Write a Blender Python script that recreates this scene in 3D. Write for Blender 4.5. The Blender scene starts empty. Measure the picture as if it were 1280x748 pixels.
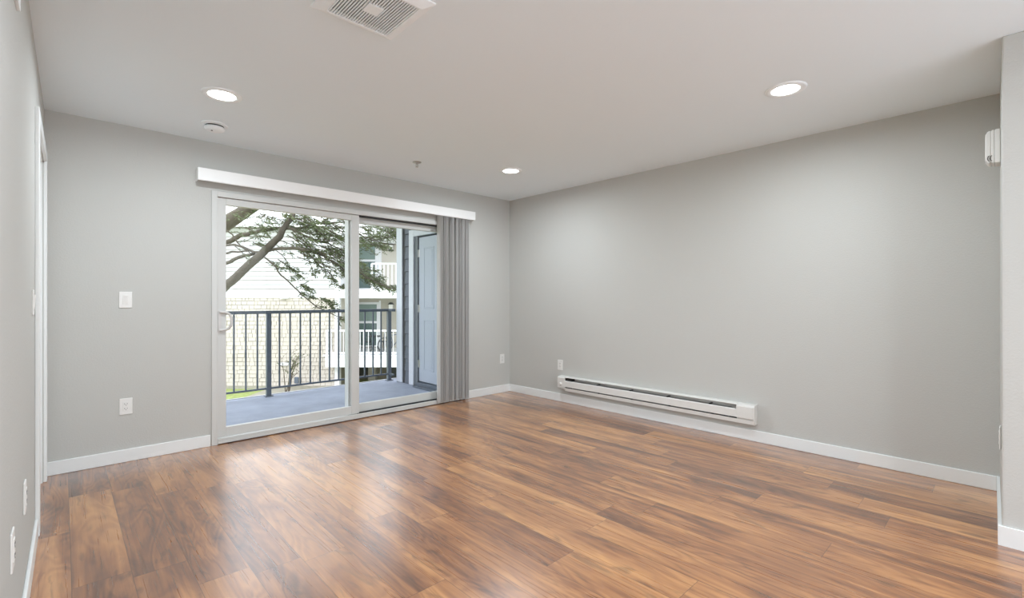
import bpy, bmesh, math, random
from mathutils import Vector, Matrix
S = bpy.context.scene
C = S.collection
PI = math.pi

# ------------------------------------------------------------------ camera, sky, exposure
F = 590.0
CAM = Vector((-4.157, -4.409, 1.18))
FWD = Vector((0.6896, 0.7241, 0.0))
RGT = Vector((0.7242, -0.6897, 0.0))
cam_d = bpy.data.cameras.new('camera'); cam = bpy.data.objects.new('camera', cam_d); C.objects.link(cam)
cam.location = CAM
YAW = -math.atan2(0.6896, 0.7241)
cam.rotation_euler = (PI / 2, 0, YAW)
cam_d.sensor_width = 36.0
cam_d.lens = F / 1280 * 36
cam_d.clip_start = 0.02; cam_d.clip_end = 300
S.camera = cam

SKY = 4.1
world = bpy.data.worlds.new('overcast_sky'); S.world = world; world.use_nodes = True
wn = world.node_tree.nodes; wl = world.node_tree.links
bgn = wn['Background']
tc = wn.new('ShaderNodeTexCoord'); sep = wn.new('ShaderNodeSeparateXYZ'); ramp = wn.new('ShaderNodeValToRGB')
wl.new(tc.outputs['Generated'], sep.inputs[0]); wl.new(sep.outputs['Z'], ramp.inputs[0]); wl.new(ramp.outputs[0], bgn.inputs['Color'])
ramp.color_ramp.elements[0].position = 0.0; ramp.color_ramp.elements[0].color = (0.80, 0.83, 0.88, 1)
ramp.color_ramp.elements[1].position = 0.7; ramp.color_ramp.elements[1].color = (0.93, 0.97, 1.06, 1)
bgn.inputs['Strength'].default_value = SKY

S.view_settings.view_transform = 'Standard'
S.view_settings.look = 'None'
S.view_settings.gamma = 1.0
S.view_settings.use_curve_mapping = False
S.view_settings.exposure = 0.0
S.cycles.max_bounces = 14
S.cycles.diffuse_bounces = 8
S.cycles.glossy_bounces = 4
S.cycles.transparent_max_bounces = 12
S.cycles.caustics_reflective = True
S.cycles.caustics_refractive = False
S.cycles.sample_clamp_indirect = 6.0
LAMP = 17.5          # watts of each downlight
LAMP_COL = (0.90, 0.98, 1.05)

def at(px, py, depth):
    """a place seen along a direction, `depth` metres ahead of the lens"""
    return CAM + FWD * depth + RGT * ((px - 640) / F * depth) + Vector((0, 0, (374 - py) / F * depth))

# ------------------------------------------------------------------ materials
def srgb(r, g, b):
    f = lambda c: (c / 255 / 12.92) if c / 255 <= 0.04045 else ((c / 255 + 0.055) / 1.055) ** 2.4
    return (f(r), f(g), f(b), 1)

def mat(name, col, rough=0.5, metal=0.0, bump=None, spec=0.5, emit=None, var=0.0, varscale=3.0):
    m = bpy.data.materials.new(name); m.use_nodes = True
    nt = m.node_tree; p = nt.nodes['Principled BSDF']
    p.inputs['Base Color'].default_value = col if len(col) == 4 else (*col, 1)
    p.inputs['Roughness'].default_value = rough
    p.inputs['Metallic'].default_value = metal
    p.inputs['Specular IOR Level'].default_value = spec
    if emit:
        p.inputs['Emission Color'].default_value = (*emit[0], 1); p.inputs['Emission Strength'].default_value = emit[1]
    co = nt.nodes.new('ShaderNodeTexCoord')
    if var:
        n = nt.nodes.new('ShaderNodeTexNoise'); n.inputs['Scale'].default_value = varscale; n.inputs['Detail'].default_value = 4
        nt.links.new(co.outputs['Object'], n.inputs['Vector'])
        mx = nt.nodes.new('ShaderNodeMix'); mx.data_type = 'RGBA'; mx.blend_type = 'MIX'
        c = p.inputs['Base Color'].default_value
        mx.inputs[6].default_value = tuple(max(0, x * (1 - var)) for x in c[:3]) + (1,)
        mx.inputs[7].default_value = tuple(min(1, x * (1 + var)) for x in c[:3]) + (1,)
        nt.links.new(n.outputs['Fac'], mx.inputs[0]); nt.links.new(mx.outputs[2], p.inputs['Base Color'])
    if bump:
        n = nt.nodes.new('ShaderNodeTexNoise'); n.inputs['Scale'].default_value = bump[0]; n.inputs['Detail'].default_value = 3
        nt.links.new(co.outputs['Object'], n.inputs['Vector'])
        b = nt.nodes.new('ShaderNodeBump'); b.inputs['Strength'].default_value = bump[1]; b.inputs['Distance'].default_value = bump[2]
        nt.links.new(n.outputs['Fac'], b.inputs['Height']); nt.links.new(b.outputs[0], p.inputs['Normal'])
    return m

M = {}
M['wall'] = mat('wall_paint', (0.545, 0.55, 0.525), 0.75, bump=(95, 0.35, 0.003), spec=0.25)
M['ceiling'] = mat('ceiling_paint', (0.84, 0.92, 0.96), 0.85, bump=(70, 0.2, 0.002), spec=0.2)
M['wallwhite'] = mat('rear_bounce_white', (0.88, 0.89, 0.90), 0.8)  # unseen rear wall alone; whitened to bounce light into the room
M['valance'] = mat('valance_white', (0.90, 0.91, 0.90), 0.4)
M['trim'] = mat('white_trim_paint', (0.82, 0.845, 0.84), 0.35)
M['vinyl'] = mat('white_vinyl', (0.61, 0.62, 0.60), 0.35)
M['plastic'] = mat('white_plastic', (0.80, 0.80, 0.775), 0.35)
M['fixture'] = mat('fixture_white', (0.90, 0.95, 0.97), 0.4)
M['slot'] = mat('dark_slot', (0.02, 0.02, 0.02), 0.7)
M['gap'] = mat('gap_black', (0.03, 0.03, 0.033), 0.7)  # dark gap tone; stands in for shade at the sill and closet
M['metal'] = mat('nickel', (0.55, 0.55, 0.53), 0.3, 1.0)
M['handle'] = mat('satin_handle', (0.62, 0.61, 0.59), 0.3, 0.0)
M['blind'] = mat('blind_vinyl', (0.54, 0.54, 0.53), 0.45)
M['lens'] = mat('lamp_lens', (0.9, 0.9, 0.9), 0.5, emit=((1.0, 0.97, 0.93), 9.0))
M['heater'] = mat('heater_enamel', (0.74, 0.74, 0.71), 0.35)
M['fins'] = mat('aluminium_fins', (0.45, 0.45, 0.44), 0.5, 0.3)
M['deck'] = mat('deck_coating', (0.295, 0.328, 0.410), 0.75, bump=(60, 0.3, 0.003), var=0.22, varscale=5)
M['deckedge'] = mat('deck_fascia', (0.508, 0.517, 0.533), 0.6)
M['rail'] = mat('railing_paint', (0.097, 0.120, 0.152), 0.45)
M['bluesiding'] = mat('slate_siding', (0.107, 0.123, 0.156), 0.65, bump=(25, 0.1, 0.002))
M['extwhite'] = mat('exterior_white', (0.607, 0.635, 0.699), 0.5)
M['closetdoor'] = mat('closet_door_paint', (0.410, 0.451, 0.525), 0.45)
M['gap2'] = mat('lap_shadow_backing', (0.05, 0.055, 0.07), 0.8)
M['jamb'] = mat('jamb_weatherstrip', (0.16, 0.18, 0.20), 0.6)
M['lap'] = mat('lap_siding_white', (0.541, 0.549, 0.553), 0.6)
M['bldtrim'] = mat('building_trim_white', (0.689, 0.697, 0.705), 0.6)
M['shingle'] = mat('cream_shingle', (0.492, 0.447, 0.389), 0.8, var=0.13, varscale=2.2)
M['shbase'] = mat('shingle_gap_lap_shade', (0.295, 0.271, 0.230), 0.9)
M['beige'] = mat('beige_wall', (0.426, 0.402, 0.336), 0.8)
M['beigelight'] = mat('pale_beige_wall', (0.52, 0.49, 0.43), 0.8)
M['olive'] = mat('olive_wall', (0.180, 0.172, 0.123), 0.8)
M['dglass'] = mat('building_glass', (0.10, 0.15, 0.14), 0.08)
M['dblind'] = mat('window_shade_green', (0.180, 0.246, 0.221), 0.5)
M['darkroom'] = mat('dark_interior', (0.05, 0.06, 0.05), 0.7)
M['roof'] = mat('roof_shingle', (0.30, 0.29, 0.28), 0.9)
M['bark'] = mat('bark', (0.092, 0.078, 0.055), 0.9, bump=(40, 0.6, 0.01), var=0.4, varscale=14)
M['leaf'] = mat('evergreen_leaf', (0.092, 0.124, 0.037), 0.6, var=0.6, varscale=3.5)
M['twig'] = mat('twig', (0.092, 0.074, 0.051), 0.9)
M['black'] = mat('black_metal', (0.02, 0.022, 0.025), 0.5)
M['lampwhite'] = mat('frosted_shade', (0.8, 0.8, 0.75), 0.4)
M['paving'] = mat('bounce_paving', (0.80, 0.80, 0.80), 0.9, var=0.05)
M['concrete'] = mat('concrete', (0.295, 0.279, 0.221), 0.9, var=0.3, varscale=4)

def glass_mat():
    m = bpy.data.materials.new('clear_glazing'); m.use_nodes = True; nt = m.node_tree
    nt.nodes.remove(nt.nodes['Principled BSDF']); out = nt.nodes['Material Output']
    t = nt.nodes.new('ShaderNodeBsdfTransparent'); t.inputs[0].default_value = (0.96, 0.97, 0.97, 1)
    g = nt.nodes.new('ShaderNodeBsdfGlossy'); g.inputs['Roughness'].default_value = 0.0
    fr = nt.nodes.new('ShaderNodeFresnel'); fr.inputs[0].default_value = 1.25
    mx = nt.nodes.new('ShaderNodeMixShader')
    nt.links.new(fr.outputs[0], mx.inputs[0]); nt.links.new(t.outputs[0], mx.inputs[1]); nt.links.new(g.outputs[0], mx.inputs[2])
    nt.links.new(mx.outputs[0], out.inputs[0])
    return m
M['glass'] = glass_mat()

def grass_mat():
    m = mat('grass', (0.24, 0.29, 0.08), 0.95, var=0.55, varscale=5)
    return m
M['grass'] = grass_mat()

def floor_mat():
    m = bpy.data.materials.new('wood_plank_floor'); m.use_nodes = True; nt = m.node_tree; N = nt.nodes; L = nt.links
    p = N['Principled BSDF']
    co = N.new('ShaderNodeTexCoord'); sx = N.new('ShaderNodeSeparateXYZ'); L.new(co.outputs['Object'], sx.inputs[0])
    def mth(op, a, b=None, c=None):
        n = N.new('ShaderNodeMath'); n.operation = op
        for i, v in enumerate((a, b, c)):
            if v is None: continue
            if isinstance(v, (int, float)): n.inputs[i].default_value = v
            else: L.new(v, n.inputs[i])
        return n.outputs[0]
    W, LEN = 0.19, 1.22
    u = mth('DIVIDE', mth('ADD', sx.outputs['X'], 4.13 + 0.19 * 10), W)
    col = mth('FLOOR', u); fu = mth('SUBTRACT', u, col)
    wn_ = N.new('ShaderNodeTexWhiteNoise'); wn_.noise_dimensions = '1D'; L.new(col, wn_.inputs['W'])
    v = mth('ADD', mth('DIVIDE', mth('ADD', sx.outputs['Y'], 20.0), LEN), mth('MULTIPLY', wn_.outputs['Value'], 3.0))
    row = mth('FLOOR', v); fv = mth('SUBTRACT', v, row)
    cb = N.new('ShaderNodeCombineXYZ'); L.new(col, cb.inputs[0]); L.new(row, cb.inputs[1])
    w2 = N.new('ShaderNodeTexWhiteNoise'); w2.noise_dimensions = '2D'; L.new(cb.outputs[0], w2.inputs['Vector'])
    r1 = w2.outputs['Value']
    sc_ = N.new('ShaderNodeSeparateColor'); L.new(w2.outputs['Color'], sc_.inputs[0]); r2 = sc_.outputs[1]; r3 = sc_.outputs[2]
    # grain space: shifted for every plank
    gx = mth('ADD', sx.outputs['X'], mth('MULTIPLY', r2, 37.0)); gy = mth('ADD', sx.outputs['Y'], mth('MULTIPLY', r3, 53.0))
    def noise(ax, ay, scale, det, rough=0.55, dist=0.0, z=0.0):
        c_ = N.new('ShaderNodeCombineXYZ')
        L.new(mth('MULTIPLY', gx, ax), c_.inputs[0]); L.new(mth('MULTIPLY', gy, ay), c_.inputs[1]); c_.inputs[2].default_value = z
        n = N.new('ShaderNodeTexNoise'); n.inputs['Scale'].default_value = scale; n.inputs['Detail'].default_value = det
        n.inputs['Roughness'].default_value = rough; n.inputs['Distortion'].default_value = dist
        L.new(c_.outputs[0], n.inputs['Vector']); return n.outputs['Fac']
    fine = noise(50, 0.9, 1.5, 4, 0.6, 0.5)               # thin streaks
    broad = noise(8, 0.55, 1.0, 4, 0.55, 1.2, 3.0)          # broad dark and light bands
    cloud = noise(3.2, 1.3, 1.3, 3, 0.5, 0.6, 9.0)         # heartwood patches
    knot = noise(10, 2.6, 1.0, 3, 0.5, 2.2, 17.0)         # swirls
    rings = mth('SINE', mth('MULTIPLY', noise(5.0, 0.9, 1.0, 2, 0.45, 1.4, 23.0), 62.0))
    val = mth('ADD', mth('MULTIPLY', broad, 0.95), mth('MULTIPLY', fine, 0.26))
    val = mth('ADD', val, mth('MULTIPLY', cloud, 0.55))
    val = mth('ADD', val, mth('MULTIPLY', mth('SUBTRACT', r1, 0.5), 0.30))
    val = mth('ADD', val, mth('MULTIPLY', rings, 0.05))
    val = mth('SUBTRACT', val, 0.40)
    rp = N.new('ShaderNodeValToRGB'); L.new(val, rp.inputs[0]); e = rp.color_ramp.elements
    e[0].position = 0.18; e[0].color = srgb(100, 60, 34)
    e[1].position = 0.78; e[1].color = srgb(208, 152, 94)
    for pos, c_ in ((0.30, srgb(126, 78, 44)), (0.42, srgb(152, 98, 56)), (0.56, srgb(178, 122, 72))):
        k = e.new(pos); k.color = c_
    # darker mineral swirls
    kr = N.new('ShaderNodeMapRange'); kr.inputs['From Min'].default_value = 0.30; kr.inputs['From Max'].default_value = 0.44
    kr.inputs['To Min'].default_value = 0.62; kr.inputs['To Max'].default_value = 1.0; L.new(knot, kr.inputs[0])
    mx = N.new('ShaderNodeMix'); mx.data_type = 'RGBA'; mx.blend_type = 'MULTIPLY'; mx.inputs[0].default_value = 1.0
    L.new(rp.outputs[0], mx.inputs[6]); L.new(kr.outputs[0], mx.inputs[7])
    # seams
    du = mth('MULTIPLY', mth('MINIMUM', fu, mth('SUBTRACT', 1.0, fu)), W)
    dv = mth('MULTIPLY', mth('MINIMUM', fv, mth('SUBTRACT', 1.0, fv)), LEN)
    d = mth('MINIMUM', du, dv)
    sr = N.new('ShaderNodeMapRange'); sr.inputs['From Min'].default_value = 0.0004; sr.inputs['From Max'].default_value = 0.0022
    sr.inputs['To Min'].default_value = 0.45; sr.inputs['To Max'].default_value = 1.0; L.new(d, sr.inputs[0])
    m2 = N.new('ShaderNodeMix'); m2.data_type = 'RGBA'; m2.blend_type = 'MULTIPLY'; m2.inputs[0].default_value = 1.0
    L.new(mx.outputs[2], m2.inputs[6]); L.new(sr.outputs[0], m2.inputs[7]); L.new(m2.outputs[2], p.inputs['Base Color'])
    p.inputs['Roughness'].default_value = 0.26
    rr = N.new('ShaderNodeMapRange'); rr.inputs['To Min'].default_value = 0.22; rr.inputs['To Max'].default_value = 0.36
    L.new(fine, rr.inputs[0]); L.new(rr.outputs[0], p.inputs['Roughness'])
    p.inputs['Specular IOR Level'].default_value = 0.6
    p.inputs['Coat Weight'].default_value = 1.0; p.inputs['Coat Roughness'].default_value = 0.27; p.inputs['Coat IOR'].default_value = 1.72
    b = N.new('ShaderNodeBump'); b.inputs['Strength'].default_value = 0.10; b.inputs['Distance'].default_value = 0.0008
    hh = mth('ADD', fine, mth('MULTIPLY', sr.outputs[0], 0.6)); L.new(hh, b.inputs['Height']); L.new(b.outputs[0], p.inputs['Normal'])
    return m
M['floor'] = floor_mat()

# ------------------------------------------------------------------ mesh helpers
def box(bm, x0, x1, y0, y1, z0, z1, mi=0):
    vs = [bm.verts.new((x, y, z)) for z in (z0, z1) for x, y in ((x0, y0), (x1, y0), (x1, y1), (x0, y1))]
    for q in ((3, 2, 1, 0), (4, 5, 6, 7), (0, 1, 5, 4), (1, 2, 6, 5), (2, 3, 7, 6), (3, 0, 4, 7)):
        bm.faces.new([vs[i] for i in q]).material_index = mi
    return vs

def prism(bm, poly, a0, a1, axis='z', mi=0):
    """extrude a polygon; axis z: (x,y), axis x: (y,z), axis y: (x,z)"""
    def pt(u, v, a):
        return (u, v, a) if axis == 'z' else ((a, u, v) if axis == 'x' else (u, a, v))
    A = [bm.verts.new(pt(u, v, a0)) for u, v in poly]; B = [bm.verts.new(pt(u, v, a1)) for u, v in poly]
    n = len(poly)
    bm.faces.new(A[::-1]).material_index = mi; bm.faces.new(B).material_index = mi
    for i in range(n):
        bm.faces.new((A[i], A[(i + 1) % n], B[(i + 1) % n], B[i])).material_index = mi

def lathe(bm, prof, seg=40, cx=0, cy=0, mi=0, cap=True):
    """prof: (radius, z) pairs"""
    rings = []
    for r, z in prof:
        rings.append([bm.verts.new((cx + r * math.cos(2 * PI * k / seg), cy + r * math.sin(2 * PI * k / seg), z)) for k in range(seg)])
    for a, b in zip(rings, rings[1:]):
        for k in range(seg):
            bm.faces.new((a[k], a[(k + 1) % seg], b[(k + 1) % seg], b[k])).material_index = mi
    if cap:
        bm.faces.new(rings[0][::-1]).material_index = mi; bm.faces.new(rings[-1]).material_index = mi

def tube(bm, pts, radii, seg=8, mi=0):
    pts = [Vector(p) for p in pts]
    if not isinstance(radii, (list, tuple)): radii = [radii] * len(pts)
    rings = []
    up = Vector((0.13, 0.21, 0.97))
    for i, p in enumerate(pts):
        d = (pts[min(i + 1, len(pts) - 1)] - pts[max(i - 1, 0)]).normalized()
        a = d.cross(up)
        if a.length < 0.05: a = d.cross(Vector((1, 0, 0)))
        a.normalize(); b = d.cross(a).normalized()
        rings.append([bm.verts.new(p + (a * math.cos(2 * PI * k / seg) + b * math.sin(2 * PI * k / seg)) * radii[i]) for k in range(seg)])
    for a, b in zip(rings, rings[1:]):
        for k in range(seg):
            bm.faces.new((a[k], a[(k + 1) % seg], b[(k + 1) % seg], b[k])).material_index = mi
    bm.faces.new(rings[0][::-1]).material_index = mi; bm.faces.new(rings[-1]).material_index = mi

def obj(name, bm, mats, parent=None, bevel=0.0, smooth=False, world_space=False, seg=2):
    if world_space and parent is not None:
        inv = (Matrix.Translation(parent.location) @ Matrix.Rotation(parent.rotation_euler[2], 4, 'Z')).inverted()
        bmesh.ops.transform(bm, matrix=inv, verts=bm.verts)
    bmesh.ops.recalc_face_normals(bm, faces=bm.faces)
    me = bpy.data.meshes.new(name); bm.to_mesh(me); bm.free()
    for m in (mats if isinstance(mats, (list, tuple)) else [mats]): me.materials.append(m)
    o = bpy.data.objects.new(name, me); C.objects.link(o)
    if parent is not None: o.parent = parent
    if smooth:
        for p_ in me.polygons: p_.use_smooth = True
    if bevel:
        b = o.modifiers.new('bevel', 'BEVEL'); b.width = bevel; b.segments = seg; b.limit_method = 'ANGLE'; b.angle_limit = math.radians(40)
    return o

def thing(name, label, cat, loc=(0, 0, 0), rotz=0.0, group=None, kind=None):
    o = bpy.data.objects.new(name, None); C.objects.link(o)
    o.empty_display_size = 0.1
    o.location = loc; o.rotation_euler = (0, 0, rotz); o['label'] = label; o['category'] = cat
    if group: o['group'] = group
    if kind: o['kind'] = kind
    return o

def tag(o, label, cat, group=None, kind=None):
    o['label'] = label; o['category'] = cat
    if group: o['group'] = group
    if kind: o['kind'] = kind
    return o

def struct(name, bm, m, label, cat, **k):
    return tag(obj(name, bm, m, **k), label, cat, kind='structure')

def copy_tree(o, parent=None):
    c = o.copy(); C.objects.link(c)
    if parent is not None: c.parent = parent
    for ch in [x for x in C.objects if x.parent == o]:
        copy_tree(ch, c)
    return c

B = bmesh.new
H = 2.44
YR = -6.2                      # the wall behind the viewer
xl = lambda y: -4.245 + 0.010 * y
RY0, RY1 = -4.376, -4.390      # the return wall, at x = 0 and x = RX
RX = -0.893
ry = lambda x: RY0 + (RY1 - RY0) * (x / RX)

# ------------------------------------------------------------------ room shell
b = B(); box(b, -4.50, 0.16, YR - 0.15, 0.0, -0.12, 0.0); 
struct('floor', b, M['floor'], 'brown wood plank floor running towards the balcony door', 'floor')
b = B(); box(b, -4.60, 0.20, YR - 0.2, 0.2, H, H + 0.12)
struct('ceiling', b, M['ceiling'], 'smooth off white ceiling with round lights', 'ceiling')
DX0, DX1, DZ = -3.292, -0.690, 2.052
b = B()
box(b, -4.50, DX0, 0, 0.14, 0, H); box(b, DX1, 0.16, 0, 0.14, 0, H); box(b, DX0, DX1, 0, 0.14, DZ, H)
struct('wall_back', b, M['wall'], 'pale grey wall holding the sliding balcony door', 'wall')
b = B(); box(b, 0.0, 0.16, YR, 0.0, 0, H)
struct('wall_right', b, M['wall'], 'long pale grey wall behind the baseboard heater', 'wall')
OY0, OY1, OZ = -1.03, -0.135, 2.07
b = B()
for y0, y1, z0, z1 in ((YR, OY0, 0, H), (OY1, 0.0, 0, H), (OY0, OY1, OZ, H)):
    prism(b, [(xl(y0), y0), (xl(y1), y1), (xl(y1) - 0.13, y1), (xl(y0) - 0.13, y0)], z0, z1)
struct('wall_left', b, M['wall'], 'pale grey wall at the left edge with a doorway', 'wall')
b = B(); prism(b, [(0, RY0), (RX, RY1), (RX, YR), (0, YR)], 0, H)
struct('wall_return', b, M['wall'], 'wall corner jutting out at the right edge', 'wall', bevel=0.006)
WX0, WX1, WZ0, WZ1 = -4.10, -1.00, 0.03, 2.36  # window opening added behind the view to let in fill light
b = B()
box(b, -4.60, WX0, YR - 0.15, YR, 0, H); box(b, WX1, 0.16, YR - 0.15, YR, 0, H)
box(b, WX0, WX1, YR - 0.15, YR, 0, WZ0); box(b, WX0, WX1, YR - 0.15, YR, WZ1, H)
struct('wall_rear', b, M['wallwhite'], 'unseen wall behind the viewer with an added window for daylight', 'wall')
b = B()
for x in (WX0, (WX0 + WX1) / 2 - 0.03, WX1 - 0.06): box(b, x, x + 0.06, YR - 0.10, YR - 0.03, WZ0, WZ1)
box(b, WX0, WX1, YR - 0.10, YR - 0.03, WZ0, WZ0 + 0.06); box(b, WX0, WX1, YR - 0.10, YR - 0.03, WZ1 - 0.06, WZ1)
struct('added_window_1', b, M['vinyl'], 'added wide white framed window, unseen behind the viewer, for daylight', 'window')  # unseen window, added so daylight reaches the room from behind

# baseboards: one per wall
BH, BT = 0.092, 0.013
b = B()
box(b, xl(0), -3.300, -BT, 0, 0, BH)
struct('baseboard_back', b, M['trim'], 'white baseboard left of the sliding door', 'baseboard', bevel=0.004)
b = B(); box(b, -0.684, -0.001, -BT, 0, 0, BH)
struct('trim_1', b, M['trim'], 'short white baseboard between the blinds and the room corner', 'baseboard', bevel=0.004)
b = B(); box(b, -BT, 0, RY0 + BT, -BT, 0, BH)
struct('baseboard_right', b, M['trim'], 'long white baseboard beneath the heater', 'baseboard', bevel=0.004)
b = B(); y0, y1 = YR, OY0 - 0.068
prism(b, [(xl(y0), y0), (xl(y1), y1), (xl(y1) + BT, y1), (xl(y0) + BT, y0)], 0, BH)
struct('baseboard_left', b, M['trim'], 'white baseboard at the lower left edge', 'baseboard', bevel=0.004)
b = B()
prism(b, [(0, RY0), (RX, RY1), (RX - BT, RY1), (RX - BT, RY1 + BT), (0, RY0 + BT)], 0, BH)
prism(b, [(RX, RY1), (RX, YR), (RX - BT, YR), (RX - BT, RY1)], 0, BH)
struct('trim_2', b, M['trim'], 'white baseboard around the jutting wall corner', 'baseboard')

# ------------------------------------------------------------------ doorway in the left wall (structure)
dr = thing('door_2', 'white cased doorway in the left wall beside the far corner', 'door', (xl(-0.6), -0.6, 0), 0, kind='structure')
CW, CT = 0.066, 0.017
b = B()
for y0, y1, z0, z1 in ((OY0 - CW, OY0 + 0.004, 0, OZ + CW), (OY1 - 0.004, OY1 + CW, 0, OZ + CW), (OY0 + 0.004, OY1 - 0.004, OZ - 0.004, OZ + CW)):
    prism(b, [(xl(y0), y0), (xl(y1), y1), (xl(y1) + CT, y1), (xl(y0) + CT, y0)], z0, z1)
obj('door_casing', b, M['trim'], dr, 0.004, world_space=True)
b = B(); JX = xl(-0.6)
box(b, JX - 0.13, JX + 0.001, OY0, OY0 + 0.016, 0, OZ); box(b, JX - 0.13, JX + 0.001, OY1 - 0.016, OY1, 0, OZ); box(b, JX - 0.13, JX + 0.001, OY0, OY1, OZ - 0.016, OZ)
box(b, JX - 0.075, JX - 0.04, OY1 - 0.028, OY1 - 0.016, 0, OZ - 0.016); box(b, JX - 0.075, JX - 0.04, OY0 + 0.016, OY1 - 0.016, OZ - 0.045, OZ - 0.016)
obj('door_jamb', b, M['trim'], dr, world_space=True)
b = B(); box(b, JX - 0.115, JX - 0.078, OY0 + 0.018, OY1 - 0.018, 0.008, OZ - 0.02)
obj('door_leaf', b, M['trim'], dr, 0.002, world_space=True)

# ------------------------------------------------------------------ sliding balcony door (structure)
sd = thing('door_1', 'white sliding glass door opening onto the balcony', 'door', ((DX0 + DX1) / 2, 0, 0), 0, kind='structure')
b = B()
fy0, fy1 = -0.014, 0.135
box(b, DX0, DX0 + 0.042, fy0, fy1, 0, DZ); box(b, DX1 - 0.042, DX1, fy0, fy1, 0, DZ)
box(b, DX0 + 0.042, DX1 - 0.042, fy0, fy1, 2.008, DZ)
box(b, DX0 + 0.042, DX1 - 0.042, fy0, fy1, 0.006, 0.030)
box(b, DX0 + 0.042, DX1 - 0.042, fy0, fy0 + 0.016, 0.030, 0.050)
obj('door_frame', b, M['vinyl'], sd, 0.003, world_space=True)
# moving panel (left)
ax0, ax1 = DX0 + 0.043, -2.035
ay0, ay1 = 0.006, 0.050
b = B()
box(b, ax0, -3.186, ay0, ay1, 0.052, 2.006); box(b, ax1 - 0.078, ax1, ay0, ay1, 0.052, 2.006)
box(b, -3.186, ax1 - 0.078, ay0, ay1, 1.950, 2.006); box(b, -3.186, ax1 - 0.078, ay0, ay1, 0.052, 0.130)
p1 = obj('sliding_panel', b, M['vinyl'], sd, 0.003, world_space=True)
b = B(); box(b, -3.186, ax1 - 0.078, 0.042, 0.046, 0.130, 1.950)
g = obj('glass_pane', b, M['glass'], p1); g.matrix_parent_inverse = Matrix.Translation((-sd.location.x, 0, 0))
# fixed panel (right), one track deeper
b = B()
bx0, bx1 = -2.126, DX1 - 0.043
box(b, bx0, bx0 + 0.090, 0.054, 0.134, 0.034, 1.998); box(b, bx1 - 0.064, bx1, 0.066, 0.112, 0.034, 1.998)
box(b, bx0 + 0.090, bx1 - 0.064, 0.066, 0.112, 1.940, 1.998); box(b, bx0 + 0.090, bx1 - 0.064, 0.066, 0.112, 0.048, 0.128)
p2 = obj('fixed_panel', b, M['vinyl'], sd, 0.003, world_space=True)
b = B(); box(b, bx0 + 0.090, bx1 - 0.064, 0.088, 0.092, 0.128, 1.940)
g = obj('glass_pane', b, M['glass'], p2); g.matrix_parent_inverse = Matrix.Translation((-sd.location.x, 0, 0))
b = B()
box(b, ax1, bx1, 0.0502, 0.0536, 0.030, 0.052); box(b, ax1, bx1, 0.0, 0.066, 1.9985, 2.0078)
obj('track_gap', b, M['gap'], sd, world_space=True)  # dark strips filling the track gaps
b = B(); box(b, DX0 + 0.01, DX1 - 0.01, -0.006, 0.08, 0.0005, 0.0055)  # dark strip drawn in for the shadow gap under the door
obj('sill_shadow', b, M['gap'], sd, world_space=True)
# D shaped pull
hb = B()
box(hb, -3.246, -3.222, ay0 - 0.008, ay0, 0.915, 1.085)
pts = []
for k in range(15):
    a = PI / 2 - PI * k / 14
    pts.append((-3.234 + 0.078 * max(0, math.cos(a)) ** 0.6, ay0 - 0.012 - 0.028 * math.cos(a), 1.0 + 0.073 * math.copysign(abs(math.sin(a)) ** 0.75, math.sin(a))))
tube(hb, pts, [0.010] * 15, 10)
hd = obj('door_handle', hb, M['handle'], sd, world_space=True, smooth=False)
hd['label'] = 'satin grey D shaped pull'

# ------------------------------------------------------------------ vertical blind
vb = thing('vertical_blind', 'grey vertical blind stacked at the right side of the sliding door under a white valance', 'blind', (-2.03, -0.05, 2.08))
b = B()
box(b, -3.400, -0.648, -0.104, -0.098, 2.105, 2.200); box(b, -3.400, -3.394, -0.098, 0.0, 2.105, 2.200); box(b, -0.654, -0.648, -0.098, 0.0, 2.105, 2.200)
box(b, -3.394, -0.654, -0.098, 0.0, 2.194, 2.200)
box(b, -3.396, -0.652, -0.0985, -0.092, 2.102, 2.106)
v = obj('valance', b, M['valance'], vb, 0.0015, world_space=True); v['label'] = 'white valance board'
b = B(); box(b, -3.37, -0.68, -0.070, -0.030, 2.135, 2.175)
obj('head_rail', b, M['vinyl'], vb, 0.002, world_space=True)
random.seed(4)
steps = [0.010, 0.012, 0.034, 0.010, 0.012, 0.016, 0.038, 0.012, 0.030, 0.014, 0.034, 0.010, 0.040, 0.014, 0.036, 0.012, 0.030, 0.016, 0.012, 0.010]
angs = [84, 70, 92, 74, 66, 88, 96, 78, 62, 90, 80, 70, 95, 84, 64, 92, 76, 86, 70, 90]
x = -1.130
for k in range(len(steps)):
    a = math.radians(angs[k])
    b = B(); n = 6; w = 0.089; th = 0.0012
    prof = []
    for i in range(n + 1):
        s = (i / n - 0.5) * w; c_ = 0.007 * math.cos((i / n - 0.5) * PI)
        prof.append((s * math.cos(a) - c_ * math.sin(a), s * math.sin(a) + c_ * math.cos(a)))
    nx, ny = -math.sin(a) * th, math.cos(a) * th
    poly = [(x + u, -0.052 + v_) for u, v_ in prof] + [(x + u + nx, -0.052 + v_ + ny) for u, v_ in reversed(prof)]
    prism(b, poly, 0.030, 2.118)
    vo = obj('vane', b, M['blind'], vb, world_space=True)
    x += steps[k]

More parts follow.
